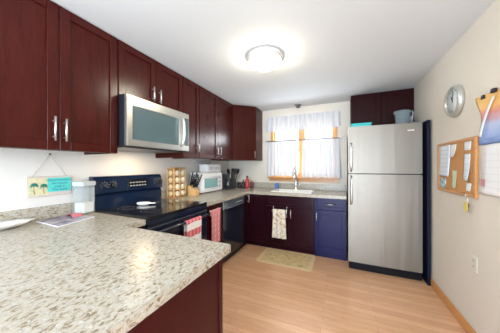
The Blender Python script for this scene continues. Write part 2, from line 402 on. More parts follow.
# corner base units
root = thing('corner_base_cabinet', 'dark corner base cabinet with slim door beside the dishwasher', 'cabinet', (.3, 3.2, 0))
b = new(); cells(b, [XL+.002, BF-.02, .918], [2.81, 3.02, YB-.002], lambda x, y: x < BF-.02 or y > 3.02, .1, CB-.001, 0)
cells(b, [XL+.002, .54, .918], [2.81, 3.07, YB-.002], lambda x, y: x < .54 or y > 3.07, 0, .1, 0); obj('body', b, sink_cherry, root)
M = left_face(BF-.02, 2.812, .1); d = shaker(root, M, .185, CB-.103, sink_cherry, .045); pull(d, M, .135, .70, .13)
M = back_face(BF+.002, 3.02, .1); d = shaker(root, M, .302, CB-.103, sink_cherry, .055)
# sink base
root = thing('sink_cabinet', 'cherry sink base cabinet coloured for cool shade, with two doors below the window', 'cabinet', (1.3, 3.2, 0))
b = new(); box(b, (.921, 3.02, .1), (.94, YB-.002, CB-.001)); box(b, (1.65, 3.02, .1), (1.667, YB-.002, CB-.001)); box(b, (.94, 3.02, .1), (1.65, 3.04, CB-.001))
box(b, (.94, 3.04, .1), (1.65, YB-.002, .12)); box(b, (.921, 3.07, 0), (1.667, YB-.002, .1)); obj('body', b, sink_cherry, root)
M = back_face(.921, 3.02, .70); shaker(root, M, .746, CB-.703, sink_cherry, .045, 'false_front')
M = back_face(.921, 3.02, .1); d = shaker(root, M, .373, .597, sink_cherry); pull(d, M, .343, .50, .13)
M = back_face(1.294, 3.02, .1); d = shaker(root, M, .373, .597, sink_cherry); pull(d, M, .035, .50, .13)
# drawer base
root = thing('base_cabinet', 'cherry base cabinet coloured for cool light, with one drawer beside the refrigerator', 'cabinet', (1.88, 3.2, 0))
b = new(); box(b, (1.67, 3.02, .1), (2.096, YB-.002, CB-.001)); box(b, (1.67, 3.05, 0), (2.096, YB-.002, .1)); obj('body', b, cool_lit_cherry, root)
M = back_face(1.67, 3.02, .70); d = shaker(root, M, .424, CB-.703, cool_lit_cherry, .045, 'drawer'); pull(d, M, .22, .085, .14, False)
M = back_face(1.67, 3.02, .1); d = shaker(root, M, .424, .597, cool_lit_cherry); pull(d, M, .035, .50, .12)

# ---------------------------------------------------------------- sink and faucet
root = thing('kitchen_sink', 'white drop-in kitchen sink set in worktop under the window', 'sink', (1.3, 3.28, CT))
b = new(); cells(b, [SX0-.02, SX0+.015, SX1-.015, SX1+.02], [SY0-.02, SY0+.015, SY1-.015, SY1+.02], lambda x, y: not (SX0+.015 < x < SX1-.015 and SY0+.015 < y < SY1-.015), CT+.0005, CT+.009, .003); obj('rim', b, white_cer, root)
b = new(); t0, t1, u0, u1 = SX0+.004, SX1-.004, SY0+.004, SY1-.004
box(b, (t0, u0, .72), (t1, u1, .73))
for p0, p1 in (((t0, u0, .72), (t0+.011, u1, CT)), ((t1-.011, u0, .72), (t1, u1, CT)), ((t0, u0, .72), (t1, u0+.011, CT)), ((t0, u1-.011, .72), (t1, u1, CT))): box(b, p0, p1)
obj('basin', b, white_cer, root)
root = thing('faucet', 'tall chrome gooseneck faucet behind the sink', 'faucet', (1.30, 3.53, CT))
b = new(); lathe(b, [(0, 0), (.036, 0), (.036, .014), (.027, .024), (.024, .12), (.018, .15), (0, .152)], (1.30, 3.53, CT)); obj('base', b, chrome, root)
b = new(); pts = [(1.30, 3.53, CT+.10), (1.30, 3.53, CT+.32)] + [(1.30, 3.53-.075+.075*math.cos(a), CT+.32+.085*math.sin(a)) for a in [k*math.pi/10 for k in range(1, 11)]] + [(1.30, 3.38, CT+.27)]
tube(b, pts, .015, 12); sp = obj('spout', b, chrome, root)
b = new(); lathe(b, [(0, 0), (.015, 0), (.019, .02), (.016, .09), (0, .09)], (1.30, 3.38, CT+.19)); obj('spray_head', b, chrome, root)
b = new(); tube(b, [(1.318, 3.53, CT+.07), (1.35, 3.53, CT+.085), (1.385, 3.53, CT+.125)], [.009, .008, .006], 10); obj('handle', b, chrome, root)

# ---------------------------------------------------------------- microwave
Y0, Y1 = 1.004, 1.764
root = thing('microwave', 'stainless over-the-range microwave mounted above the black stove', 'microwave', (XL, 1.384, 1.49))
b = new(); box(b, (XL+.002, Y0, 1.497), (.392, Y1, 1.934), .003); obj('body', b, black_matte, root)
b = new(); box(b, (XL+.05, Y0+.02, 1.490), (.36, Y1-.02, 1.497)); obj('vent_grille', b, grey_pl, root)
b = new(); cells(b, [0, .052, .60, .668], [0, .055, .345, .425], lambda x, y: not (.052 < x < .60 and .055 < y < .345), 0, .026, .004)
Mw = left_face(.394, Y0+.002, 1.503); b.transform(Mw); dr = obj('door', b, steel_mw, root)
b = new(); box(b, (.05, .053, .002), (.602, .347, .015), 0, Mw); obj('window', b, mw_glass, dr)
b = new(); pts = [(.625, .05, .024), (.628, .075, .052), (.63, .13, .064), (.631, .21, .068), (.63, .29, .064), (.628, .345, .052), (.625, .37, .024)]
tube(b, pts, [.011, .012, .013, .013, .013, .012, .011], 10, Mw); obj('handle', b, nickel, dr)
b = new(); box(b, (.671, 0, 0), (.757, .425, .024), .004, Mw); pn = obj('control_panel', b, steel_mw, root)
b = new(); box(b, (.682, .06, .023), (.747, .37, .0255), 0, Mw); obj('keypad', b, mw_glass, pn)

# ---------------------------------------------------------------- stove
Y0, Y1 = 1.014, 1.790
root = thing('stove', 'black electric stove with glass cooktop below the microwave', 'stove', (.25, 1.40, 0))
b = new(); box(b, (XL+.003, Y0, .02), (.615, Y1, .905), .003); obj('body', b, black_matte, root)
b = new(); box(b, (-.06, Y0, .905), (.655, Y1, .928), .006, seg=2); ck = obj('cooktop', b, glass_black, root)
for bx, by, br in ((.15, 1.21, .085), (.15, 1.60, .075), (.44, 1.21, .075), (.44, 1.60, .105)):
    b = new(); lathe(b, [(br, 0), (br+.004, 0), (br+.004, .0012), (br, .0012), (br, 0)], (bx, by, .9278), 40); lathe(b, [(br*.55, 0), (br*.55+.002, 0), (br*.55+.002, .0012), (br*.55, .0012), (br*.55, 0)], (bx, by, .9278), 40)
    obj('burner', b, grey_pl, ck)
# backguard: profile in x/z extruded along y
b = new(); t = bmesh.new()
prof = [(XL+.003, .905), (-.045, .905), (-.045, 1.045), (-.06, 1.062), (-.028, 1.075), (-.045, 1.205), (-.07, 1.232), (XL+.003, 1.236)]
Mp = Matrix(((1, 0, 0, 0), (0, 0, -1, Y1+.0), (0, 1, 0, 0), (0, 0, 0, 1)))
prism(b, prof, Y1-Y0, .004, Mp, seg=2); bgd = obj('backguard', b, black_panel, root)
Mk = frame((-.028, Y0, 1.075), (0, 1, 0), (.13, 0, .017))
for ky in (1.105, 1.185, 1.70, 1.757):
    u = ky-Y0; b = new(); lathe(b, [(0, .026), (.020, .026), (.025, .02), (.027, 0), (0, 0)], (0, 0, 0), 24, Mk @ Matrix.Translation((u, .072, 0)))
    box(b, (u-.004, .052, .02), (u+.004, .094, .034), .002, Mk); kn = obj('knob', b, black_matte, bgd)
for ky in (1.105, 1.185, 1.70, 1.757):
    b = new(); u = ky-Y0
    for a in range(7):
        an = math.radians(-30+a*40); box(b, (u+.036*math.cos(an)-.003, .072+.036*math.sin(an)-.003, -.0005), (u+.036*math.cos(an)+.003, .072+.036*math.sin(an)+.003, .001), 0, Mk)
    obj('dial_marking', b, grey_mark, bgd)  # small square tick marks around the knob
b = new(); box(b, (.325, .03, -.001), (.565, .115, .002), .001, Mk); dp = obj('display', b, glass_black, bgd)
for i in range(6):
    for j in range(2):
        b = new(); box(b, (.345+i*.035, .042+j*.034, .001), (.365+i*.035, .052+j*.034, .003), 0, Mk); obj('button', b, grey_mark, dp)
b = new(); box(b, (.616, Y0+.002, .86), (.652, Y1-.002, .903), .005); box(b, (.616, Y0+.004, .845), (.640, Y1-.004, .86)); obj('vent_strip', b, black, root)
b = new(); box(b, (.615, Y0+.004, .235), (.652, Y1-.004, .842), .006); od = obj('oven_door', b, black, root)
b = new(); box(b, (.651, Y0+.13, .36), (.6535, Y1-.13, .70)); obj('window', b, glass_black, od)
b = new(); tube(b, [(.695, Y0+.04, .80), (.695, Y1-.04, .80)], .013, 12)
for y in (Y0+.07, Y1-.07): tube(b, [(.65, y, .80), (.695, y, .80)], .011, 10)
obj('handle', b, black, od)
b = new(); box(b, (.615, Y0+.004, .06), (.650, Y1-.004, .228), .006); obj('drawer', b, black, root)

# ---------------------------------------------------------------- refrigerator
FX0, FX1, FY, FH = 2.115, 2.880, 2.808, 1.832
root = thing('refrigerator', 'tall stainless two-door refrigerator by the right wall', 'refrigerator', (2.5, 3.2, 0))
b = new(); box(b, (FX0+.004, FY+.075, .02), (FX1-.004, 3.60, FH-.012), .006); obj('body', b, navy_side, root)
def bowed(z0, z1):
    b = new(); N = 14; poly = []
    for k in range(N+1):
        s = k/N; poly.append((FX0 + s*(FX1-FX0), FY - .007*(1-(2*s-1)**2) + .007))
    poly += [(FX1, FY+.07), (FX0, FY+.07)]
    t = bmesh.new(); vs = [t.verts.new((x, y, z0)) for x, y in poly]; f = t.faces.new(vs)
    r = bmesh.ops.extrude_face_region(t, geom=[f]); bmesh.ops.translate(t, vec=(0, 0, z1-z0), verts=[g for g in r['geom'] if isinstance(g, bmesh.types.BMVert)])
    bmesh.ops.recalc_face_normals(t, faces=t.faces)
    es = [e for e in t.edges if abs(e.verts[0].co.z-e.verts[1].co.z) < 1e-5]
    bmesh.ops.bevel(t, geom=es, offset=.006, segments=2, affect='EDGES'); add(b, t, smooth=False)
    return b
fz = obj('freezer_door', bowed(1.236, FH), steel, root); fd = obj('refrigerator_door', bowed(.098, 1.226), steel, root)
for dr, z0, z1 in ((fz, 1.262, 1.62), (fd, .84, 1.20)):
    b = new(); hx = FX0+.032
    pts = [(hx, FY+.014, z0), (hx, FY-.03, z0+.012), (hx, FY-.042, z0+.05), (hx, FY-.042, z1-.05), (hx, FY-.03, z1-.012), (hx, FY+.014, z1)]
    tube(b, pts, .013, 10); obj('handle', b, nickel, dr)
b = new(); box(b, (FX0+.004, FY+.006, .012), (FX1-.004, FY+.08, .094), .006); obj('kick_grille', b, mat('kick_black', (.004, .004, .007), .5, spec=.15), root)
for x in (FX0+.05, FX1-.05):
    b = new(); lathe(b, [(0, 0), (.018, 0), (.018, .02), (0, .02)], (x, FY+.1, 0), 12); obj('foot', b, black_matte, root)
b = new(); box(b, (FX1-.11, FY+.02, FH-.004), (FX1-.02, FY+.10, FH+.010), .004); obj('hinge_cover', b, grey_pl, root)
b = new(); box(b, (FX1-.14, FY-.0005, 1.738), (FX1-.075, FY+.010, 1.752), .001); obj('badge', b, nickel, fz)

b = new(); box(b, (2.905, 2.755, 0), (2.935, 3.36, 1.84), .002)  # board added to darken the gap beside the refrigerator
single('upright_panel', b, navy_side, 'tall dark board added in the gap between the refrigerator and right wall', 'panel', (2.92, 3.05, 0))  # added board that darkens the gap
# things on top of the refrigerator
b = new(); z = FH-.012
t = bmesh.new(); box(b, (2.16, 2.95, z), (2.39, 3.22, z+.072), .012, seg=2); box(b, (2.152, 2.942, z+.055), (2.398, 3.228, z+.078), .006)
single('storage_box', b, mat('turquoise_plastic', (.04, .52, .52), .35), 'turquoise lidded plastic box on the left of refrigerator top', 'box', (2.275, 3.085, z))
root = thing('pitcher', 'translucent pale blue plastic pitcher standing on the refrigerator', 'pitcher', (2.755, 3.05, z))
pit = mat('translucent_blue_plastic', (.30, .38, .42), .2, spec=.5, alpha=.45)
b = new(); lathe(b, [(0, 0), (.066, 0), (.072, .01), (.085, .20), (.088, .205), (.084, .206), (.069, .012), (0, .011)], (2.745, 3.05, z), 28); obj('jug', b, pit, root)
b = new(); tube(b, [(2.815, 3.04, z+.19), (2.845, 3.03, z+.195), (2.850, 3.03, z+.16), (2.84, 3.035, z+.09), (2.812, 3.04, z+.07)], .010, 8); obj('handle', b, pit, root)
b = new(); prism(b, [(2.675, 3.03), (2.648, 3.05), (2.675, 3.07)], .035, .003, z0=z+.168); obj('spout', b, pit, root)
b = new(); lathe(b, [(0, 0), (.022, 0), (.024, .004), (.024, .12), (.019, .135), (.019, .15), (0, .15)], (2.905, 3.12, z), 20)
b.transform(Matrix.Translation((-.055, 0, 0)))
single('spray_can', b, mat('grey_tin', (.30, .32, .30), .4), 'small grey can on refrigerator top against the right wall', 'can', (2.85, 3.12, z))

# ---------------------------------------------------------------- ceiling lamps
root = thing('ceiling_light', 'round flush-mount ceiling light with glowing frosted dome', 'lamp', (1.35, 1.77, H))
b = new(); lathe(b, [(0, 0), (.168, 0), (.172, -.012), (.168, -.032), (.150, -.045), (.135, -.045), (.135, -.03), (0, -.03)], (1.35, 1.77, H), 48); obj('rim', b, mat('satin_nickel', (.74, .70, .70), .35, .25), root)
b = new(); lathe(b, [(.148, -.04), (.145, -.055), (.128, -.082), (.095, -.104), (.05, -.116), (0, -.119)], (1.35, 1.77, H), 48); obj('dome', b, lamp_glass, root)
b = new(); lathe(b, [(0, -.117), (.009, -.118), (.011, -.124), (.006, -.131), (0, -.133)], (1.35, 1.77, H), 16); obj('finial', b, nickel, root)
root = thing('sink_light', 'tiny grey ceiling spotlight above the window curtains', 'lamp', (1.345, 3.50, H))
b = new(); lathe(b, [(0, 0), (.062, 0), (.062, -.012), (.03, -.016), (0, -.016)], (1.345, 3.50, H), 24); obj('base', b, mat('grey_metal', (.28, .28, .29), .4, .6), root)
b = new(); lathe(b, [(0, -.016), (.036, -.016), (.036, -.045), (.03, -.05), (0, -.05)], (1.345, 3.50, H), 20); obj('spotlight_head', b, mat('dark_grey_metal', (.16, .16, .17), .4, .6), root)

# ---------------------------------------------------------------- curtains
def cafe(x0, x1, z0, z1, ph, folds, label, grp='white lace curtains', scallop=0, amp=.016, y=3.585):
    b = new()
    def fn(s, t_):
        zz = z0 + (z1-z0)*t_
        if scallop: zz -= (1-t_)*scallop*abs(math.sin(s*math.pi*5))
        a = amp*(.5+.5*(1-t_)); fl = .02*(1-t_)*(2*s-1)
        return (x0+(x1-x0)*s+fl, y + a*math.sin(s*folds*2*math.pi+ph) + .004*math.sin(s*37+t_*5), zz)
    sheet(b, fn, 110, 26)
    return single('curtain', b, lace, label, 'curtain', ((x0+x1)/2, y, z1), grp)
cafe(.735, 1.30, 1.15, 1.80, .3, 9, 'white lace cafe curtain covering the left half of window')
cafe(1.405, 2.02, 1.12, 1.79, 1.1, 9, 'white lace cafe curtain covering the right half of window')
cafe(.735, 2.01, 2.00, 2.25, .7, 15, 'ruffled white lace valance across the top of window', scallop=.03, amp=.02, y=3.56)
def rod(z, y, lab):
    root = thing('curtain_rod', lab, 'curtain rod', (1.37, y, z))
    b = new(); tube(b, [(.725, y, z), (2.02, y, z)], .0085, 8); obj('bar', b, mat('rod_metal', (.18, .18, .19), .4, .3), root)
    for x in (.725, 2.02):
        b = new(); tube(b, [(x, y, z), (x, YB-.001, z)], .006, 8); lathe(b, [(0, 0), (.012, .002), (.015, .012), (.010, .022), (0, .025)], (x, y, z-.012), 12); obj('bracket', b, nickel, root)
rod(1.797, 3.556, 'slim metal cafe rod across the middle of the window')
rod(2.215, 3.59, 'slim metal rod at the window top behind the valance')

# ---------------------------------------------------------------- right wall
CY, CZ = 2.235, 1.893
root = thing('wall_clock', 'round silver wall clock high on the right wall', 'clock', (XR, CY, CZ))
Mc = right_face(XR-.001, CY, CZ)
b = new(); lathe(b, [(0, 0), (.132, 0), (.136, .01), (.132, .034), (.122, .044), (.110, .040), (.106, .026), (0, .026)], (0, 0, 0), 48, Mc); obj('case', b, mat('pewter', (.50, .50, .46), .35, .6), root)
b = new(); lathe(b, [(0, .0275), (.105, .0275), (.105, .026)], (0, 0, 0), 48, Mc); fc = obj('face', b, mat('clock_face', (.62, .68, .70), .5), root)
for k in range(12):
    b = new(); a = math.radians(30*k); ln = .02 if k % 3 == 0 else .012; T = Mc @ Matrix.Rotation(a, 4, 'Z'); box(b, (-.003, .098-ln, .027), (.003, .098, .029), 0, T)
    obj('hour_mark', b, grey_pl, fc)
for nm, ang, ln, wd in (('hour_hand', 25, .05, .005), ('minute_hand', -12, .078, .0035)):
    b = new(); box(b, (-wd, -.012, .029), (wd, ln, .031), 0, Mc @ Matrix.Rotation(math.radians(ang), 4, 'Z')); obj(nm, b, black_matte, root)
# cork board: local u runs from its far edge toward the camera
BY, BZ, BWd, BHt = 2.569, 1.087, .645, .46
Mb = right_face(XR-.001, BY, BZ)
root = thing('cork_board', 'oak-framed cork notice board on the right wall below clock', 'notice board', (XR, BY-BWd/2, BZ))
b = new(); box(b, (.01, .01, 0), (BWd-.01, BHt-.01, .010), 0, Mb); obj('cork_panel', b, cork, root)
b = new(); fw = .024
for p0, p1 in (((0, 0, 0), (BWd, fw, .02)), ((0, BHt-fw, 0), (BWd, BHt, .02)), ((0, fw, 0), (fw, BHt-fw, .02)), ((BWd-fw, fw, 0), (BWd, BHt-fw, .02))): box(b, p0, p1, .003, Mb)
obj('frame', b, oak, root)
def note(name, u0, v0, u1, v1, m_, label, cat, curl=.012, grp=None, lines=0):
    b = new()
    def fn(s, t_):
        return (u0+(u1-u0)*s, v0+(v1-v0)*t_, .0115 + curl*(1-t_)**2*(.4+.6*s))
    sheet(b, fn, 6, 10, .0006, Mb)
    if lines:
        for k in range(lines):
            vv = v1-(v1-v0)*(.15+.7*k/max(1, lines-1)); zz = .0125 + curl*(1-(vv-v0)/(v1-v0))**2*.7
            box(b, (u0+.12*(u1-u0), vv-.0015, zz), (u0+.85*(u1-u0), vv+.0015, zz+.0008), 0, Mb, 1)
    p = Mb @ Vector(((u0+u1)/2, v1, .0115)); return single(name, b, [m_, grey_mark], label, cat, p)
pale_green = mat('pale_green_paper', (.60, .66, .46), .7); photo_m = mat('photo_print', (.4, .5, .55), .5)
pf = noise(photo_m, coords(photo_m), 28, 3); setcol(photo_m, ramp(photo_m, pf, [(.38, (.12, .22, .30)), (.52, (.35, .52, .60)), (.62, (.75, .78, .78))]))
blue_paper = mat('bluish_paper', (.74, .80, .90), .7)
note('paper_sheet', .025, .145, .250, .435, blue_paper, 'large white sheet pinned at the cork board upper left', 'paper', .014, lines=6)
note('paper_note', .255, .32, .355, .432, white_cer, 'cream curled note pinned beside the large white sheet', 'paper', .022)
note('paper_note', .475, .365, .575, .432, white_paper, 'small white card pinned in cork board top right corner', 'paper', .004, lines=2)
note('receipt', .478, .125, .565, .335, blue_paper, 'long bluish receipt pinned on right side of the cork board', 'paper', .02, lines=4)
note('paper_note', .285, .045, .36, .20, pale_green, 'narrow pale green slip pinned low on the cork board', 'paper', .012)
note('photo_print', .03, .03, .165, .125, photo_m, 'small blue-grey photo print in cork board lower left corner', 'photo', .003)
note('paper_note', .505, .045, .575, .105, white_paper, 'little white tag pinned below the bluish receipt', 'paper', .006)
# key ring hanging under the board
ky = BY-.545
root = thing('key_ring', 'keys with a yellow fob hanging below the cork board', 'keys', (XR-.02, ky, BZ))
b = new(); Mr = right_face(XR-.02, ky, BZ)
tube(b, [(0, .012, -.008), (0, .02, .012), (0, .0, .016), (0, -.012, .008)], .003, 6, Mr); obj('hook', b, nickel, root)
b = new(); tube(b, [(.018*math.cos(a), -.03+.018*math.sin(a), .006) for a in [k*math.pi/9 for k in range(19)]], .002, 6, Mr); obj('ring', b, nickel, root)
b = new(); prism(b, [(-.03, -.10), (-.005, -.125), (.026, -.10), (.020, -.045), (-.02, -.045)], .006, .002, Mr, z0=.008); obj('fob', b, mat('yellow_plastic', (.70, .58, .12), .4), root)
b = new(); prism(b, [(.005, -.05), (.022, -.05), (.026, -.075), (.018, -.08), (.016, -.115), (.010, -.115), (.008, -.08), (.002, -.072)], .0025, 0, Mr, z0=.002); obj('key', b, mat('brown_leather', (.22, .10, .06), .6), root)
b = new(); prism(b, [(-.045, -.05), (-.02, -.042), (-.022, -.07), (-.034, -.10), (-.044, -.085)], .0025, 0, Mr, z0=.0); obj('key', b, nickel, root)
# calendar
KY = 1.905
Ml = right_face(XR-.001, KY, 1.13)
sky_m = mat('sunset_print', (.5, .5, .6), .45)
n, L, bb = nodes(sky_m); g = n.new('ShaderNodeNewGeometry'); sp = n.new('ShaderNodeSeparateXYZ'); L.new(g.outputs['Position'], sp.inputs[0])
mr = n.new('ShaderNodeMapRange'); mr.inputs['From Min'].default_value = 1.49; mr.inputs['From Max'].default_value = 1.83
nz = noise(sky_m, coords(sky_m, (1, 3, 9)), 3, 4, .6, .6); ma = n.new('ShaderNodeMath'); ma.operation = 'MULTIPLY_ADD'; ma.inputs[1].default_value = .09
L.new(nz, ma.inputs[0]); L.new(sp.outputs[2], ma.inputs[2]); L.new(ma.outputs[0], mr.inputs['Value'])
setcol(sky_m, ramp(sky_m, mr.outputs[0], [(.10, (.12, .20, .48)), (.26, (.30, .42, .72)), (.48, (.48, .56, .78)), (.60, (.58, .34, .40)), (.72, (.70, .25, .20)), (.86, (.80, .46, .14)), (1, (.72, .42, .12))]))
root = thing('wall_calendar', 'hanging wall calendar with sunset picture at right edge', 'calendar', (XR, KY-.25, 1.13))
b = new(); sheet(b, lambda s, t_: (s*.50, .345*t_, .004+.010*(1-t_)**2), 6, 14, .001, Ml); pg = obj('date_page', b, white_paper, root)
b = new()
for k in range(6): box(b, (.03, .05+k*.045, .0105), (.48, .0512+k*.045, .0130), 0, Ml)
obj('grid_line', b, mat('pale_grid', (.6, .62, .66), .6), pg)
b = new(); box(b, (.03, .055, .0125), (.075, .105, .0140), 0, Ml); obj('red_stamp', b, mat('dull_red_print', (.55, .25, .25), .6), pg)
b = new()
def pic(s, t_):
    u = s*.5; cr = max(0, (t_-.45)/.55); lift = .02*max(0, 1-s*3.2)*math.sin(cr*math.pi*.5)
    inset = .045*(1-abs(2*min(1, max(0, (t_-.25)/.75))-1))*(1-s)**2 if t_ > .25 else 0
    return (u + inset, .345+.34*t_, .008+lift)
sheet(b, pic, 30, 24, .001, Ml); obj('picture_page', b, sky_m, root)
b = new(); sheet(b, lambda s, t_: (.045+.028*s+.115*t_**1.5, .40+.25*t_, .030-.012*t_), 3, 14, .001, Ml); obj('ribbon', b, white_paper, root)
for u, v in ((.075, .660), (.175, .672)):
    b = new(); prism(b, [(u-.02, v), (u+.02, v), (u+.012, v+.028), (u-.012, v+.028)], .022, .003, Ml, z0=.004); obj('clip', b, black_matte, root)
# outlet
b = new(); Mo = right_face(XR-.0005, 2.012, .53); box(b, (0, 0, 0), (.072, .116, .006), .003, Mo)
root = thing('outlet_plate', 'almond electrical outlet plate low on the right wall', 'outlet', (XR, 1.976, .588)); obj('plate', b, mat('almond_plastic', (.70, .67, .56), .4), root)
for vv in (.022, .066):
    b = new(); box(b, (.020, vv, .0055), (.052, vv+.030, .0085), .002, Mo)
    for s in (.028, .041): box(b, (s, vv+.010, .008), (s+.003, vv+.022, .009), 0, Mo, 1)
    obj('socket', b, [mat('ivory_plastic', (.64, .61, .51), .4), grey_pl], root)

# ---------------------------------------------------------------- left wall sign
Ms = left_face(XL+.003, .598, 1.094); SW, SH = .278, .156
root = thing('hanging_sign', 'turquoise beach-house wooden sign hanging on twine above the worktop', 'sign', (XL, .735, 1.094))
pinkish = mat('distressed_white_wood', (.66, .56, .50), .7)
b = new(); box(b, (0, 0, 0), (SW, SH, .012), .002, Ms); bd = obj('board', b, pinkish, root)
palm_bg = mat('sandy_paint', (.72, .66, .38), .7); pf = noise(palm_bg, coords(palm_bg), 25, 3, .6, 1); setcol(palm_bg, ramp(palm_bg, pf, [(.35, (.45, .55, .38)), (.5, (.70, .62, .36)), (.65, (.75, .68, .50))]))
b = new(); box(b, (.010, .012, .012), (.125, SH-.012, .0135), 0, Ms); obj('painted_beach', b, palm_bg, bd)
b = new()
for cx_, cz_ in ((.040, .088), (.095, .080)):
    tube(b, [(cx_+.004, .02, .0145), (cx_-.003, .05, .0145), (cx_, cz_, .0145)], .0022, 6, Ms, 1)
    for a in range(7):
        an = math.radians(-30+a*40); tube(b, [(cx_, cz_, .0148), (cx_+.016*math.cos(an), cz_+.016*math.sin(an)+.004, .0148), (cx_+.027*math.cos(an), cz_+.024*math.sin(an)-.006, .0148)], [.005, .005, .001], 5, Ms)
obj('palm_tree', b, [mat('palm_green', (.03, .22, .16), .7), dark_wood], bd)
b = new(); box(b, (.118, .030, .012), (SW-.004, SH-.012, .0142), 0, Ms); obj('turquoise_panel', b, mat('turquoise_paint', (.10, .62, .58), .6), bd)
b = new()
for k, s in enumerate(('Good mornin it', 'the beach', 'walk it', 'The Sand')):
    flat_text(b, s, .026, Ms @ Matrix.Translation((.196, .118-k*.026, .0146)))
obj('lettering', b, mat('teal_ink', (.02, .20, .24), .6), bd)
b = new()
tube(b, [(.03, SH-.004, .006), (.134, SH+.178, .008)], .0018, 6, Ms); tube(b, [(SW-.03, SH-.004, .006), (.134, SH+.178, .008)], .0018, 6, Ms); obj('twine', b, mat('jute', (.55, .48, .42), .9), root)
b = new(); lathe(b, [(0, 0), (.003, 0), (.003, .014), (.007, .014), (.007, .018), (0, .018)], (.134, SH+.18, -.002), 12, Ms); obj('nail', b, grey_pl, root)

# ---------------------------------------------------------------- things on the peninsula worktop
ZC = CT+.0006
cx0, cy0 = -.040, .935
root = thing('glass_canister', 'square clear glass canister with white lid beside the stove', 'canister', (cx0, cy0, ZC))
Mz = Matrix.Translation((cx0, cy0, ZC)) @ Matrix.Rotation(math.radians(12), 4, 'Z')
b = new(); box(b, (-.056, -.056, 0), (.056, .056, .245), .012, Mz, seg=3)
t = bmesh.new(); bmesh.ops.create_cube(t, size=1)
for q in t.verts: q.co = Vector((q.co.x*.102, q.co.y*.102, .1275+q.co.z*.235))
bmesh.ops.recalc_face_normals(t, faces=t.faces); bmesh.ops.reverse_faces(t, faces=t.faces[:]); add(b, t, Mz); obj('jar', b, glass, root)
b = new(); box(b, (-.048, -.048, .011), (.048, .048, .10), .008, Mz); obj('sugar_fill', b, white_cer, root)
b = new(); box(b, (-.060, -.060, .245), (.060, .060, .285), .006, Mz, seg=2); obj('lid', b, mat('satin_white_lid', (.58, .61, .62), .3), root)
# magazine with a pink folded brochure
Mg = Matrix(((.265, -.285, 0, 0), (.272, 0.01, 0, 0), (0, 0, 1, 0), (0, 0, 0, 1)))
root = thing('magazine', 'glossy grey-covered magazine lying open on the speckled worktop', 'magazine', (.1, .75, ZC))
mag = mat('magazine_print', (.4, .4, .46), .35); mf = noise(mag, coords(mag, (1, 1, 1)), 11, 4, .6, .8); setcol(mag, ramp(mag, mf, [(.36, (.10, .11, .20)), (.47, (.24, .23, .32)), (.55, (.42, .34, .38)), (.66, (.50, .49, .54))]))
p_ = [(.269, .620), (.187, .892), (-.088, .885), (-.060, .628)]
b = new(); prism(b, p_, .006, .001, z0=ZC); obj('page_block', b, white_paper, root)
c0 = Vector((.075, .757)); p2 = [tuple(c0 + (Vector(q)-c0)*.965) for q in p_]
b = new(); prism(b, p2, .0008, z0=ZC+.006); obj('cover', b, mag, root)
b = new(); sheet(b, lambda s, t_: (-.045+.12*s, .80+.075*t_, ZC+.008+.022*math.sin(s*math.pi)*(1-.3*t_)), 12, 6, .0012)
single('brochure', b, mat('pink_red_print', (.62, .16, .20), .5), 'folded pink-red leaflet lying on the grey magazine', 'leaflet', (.01, .84, ZC+.008))
# shell dish
root = thing('shell_dish', 'white scalloped shell dish at the worktop left end', 'dish', (-.012, .41, ZC))
b = new(); t = bmesh.new(); N = 48; rings = []
for r, z in ((.30, .0), (.34, .002), (.60, .014), (.85, .024), (1.0, .040), (.99, .043), (.82, .030), (.58, .016), (.0, .008)):
    ring = []
    for k in range(N):
        a = 2*math.pi*k/N; sc = 1+.05*math.cos(a*12)*r; rr = r*sc*(1+.22*max(0, math.cos(a))**3)
        ring.append(t.verts.new((rr*.15*math.cos(a), rr*.085*math.sin(a), z)))
    rings.append(ring)
for a, c in zip(rings, rings[1:]):
    for k in range(N): t.faces.new((a[k], a[(k+1) % N], c[(k+1) % N], c[k]))
t.faces.new(rings[0]); bmesh.ops.remove_doubles(t, verts=t.verts[:], dist=1e-5); bmesh.ops.recalc_face_normals(t, faces=t.faces)
add(b, t, Matrix.Translation((-.012, .41, ZC)) @ Matrix.Rotation(math.radians(82), 4, 'Z'), smooth=True); obj('bowl', b, white_cer, root)
b = new(); lathe(b, [(0, .002), (.055, .002), (.05, .006), (0, .007)], (0, 0, 0), 24, Matrix.Translation((-.014, .395, ZC+.014)) @ Matrix.Rotation(math.radians(82), 4, 'Z') @ Matrix.Diagonal((1, .55, 1, 1))); obj('glazed_center', b, mat('peach_glaze', (.74, .52, .34), .4), root)

# spoon rest on the stove
root = thing('spoon_rest', 'white ceramic spoon rest lying on the black cooktop', 'spoon rest', (.16, 1.37, .929))
Mq = Matrix.Translation((.155, 1.372, .9292)) @ Matrix.Rotation(math.radians(35), 4, 'Z')
b = new(); lathe(b, [(0, 0), (.045, 0), (.062, .012), (.068, .026), (.064, .027), (.056, .014), (0, .006)], (0, 0, 0), 32, Mq, sy=.62); obj('bowl', b, white_cer, root)
b = new(); prism(b, [(.055, -.018), (.11, -.012), (.12, 0), (.11, .012), (.055, .018)], .010, .003, Mq, z0=.012); obj('handle', b, white_cer, root)

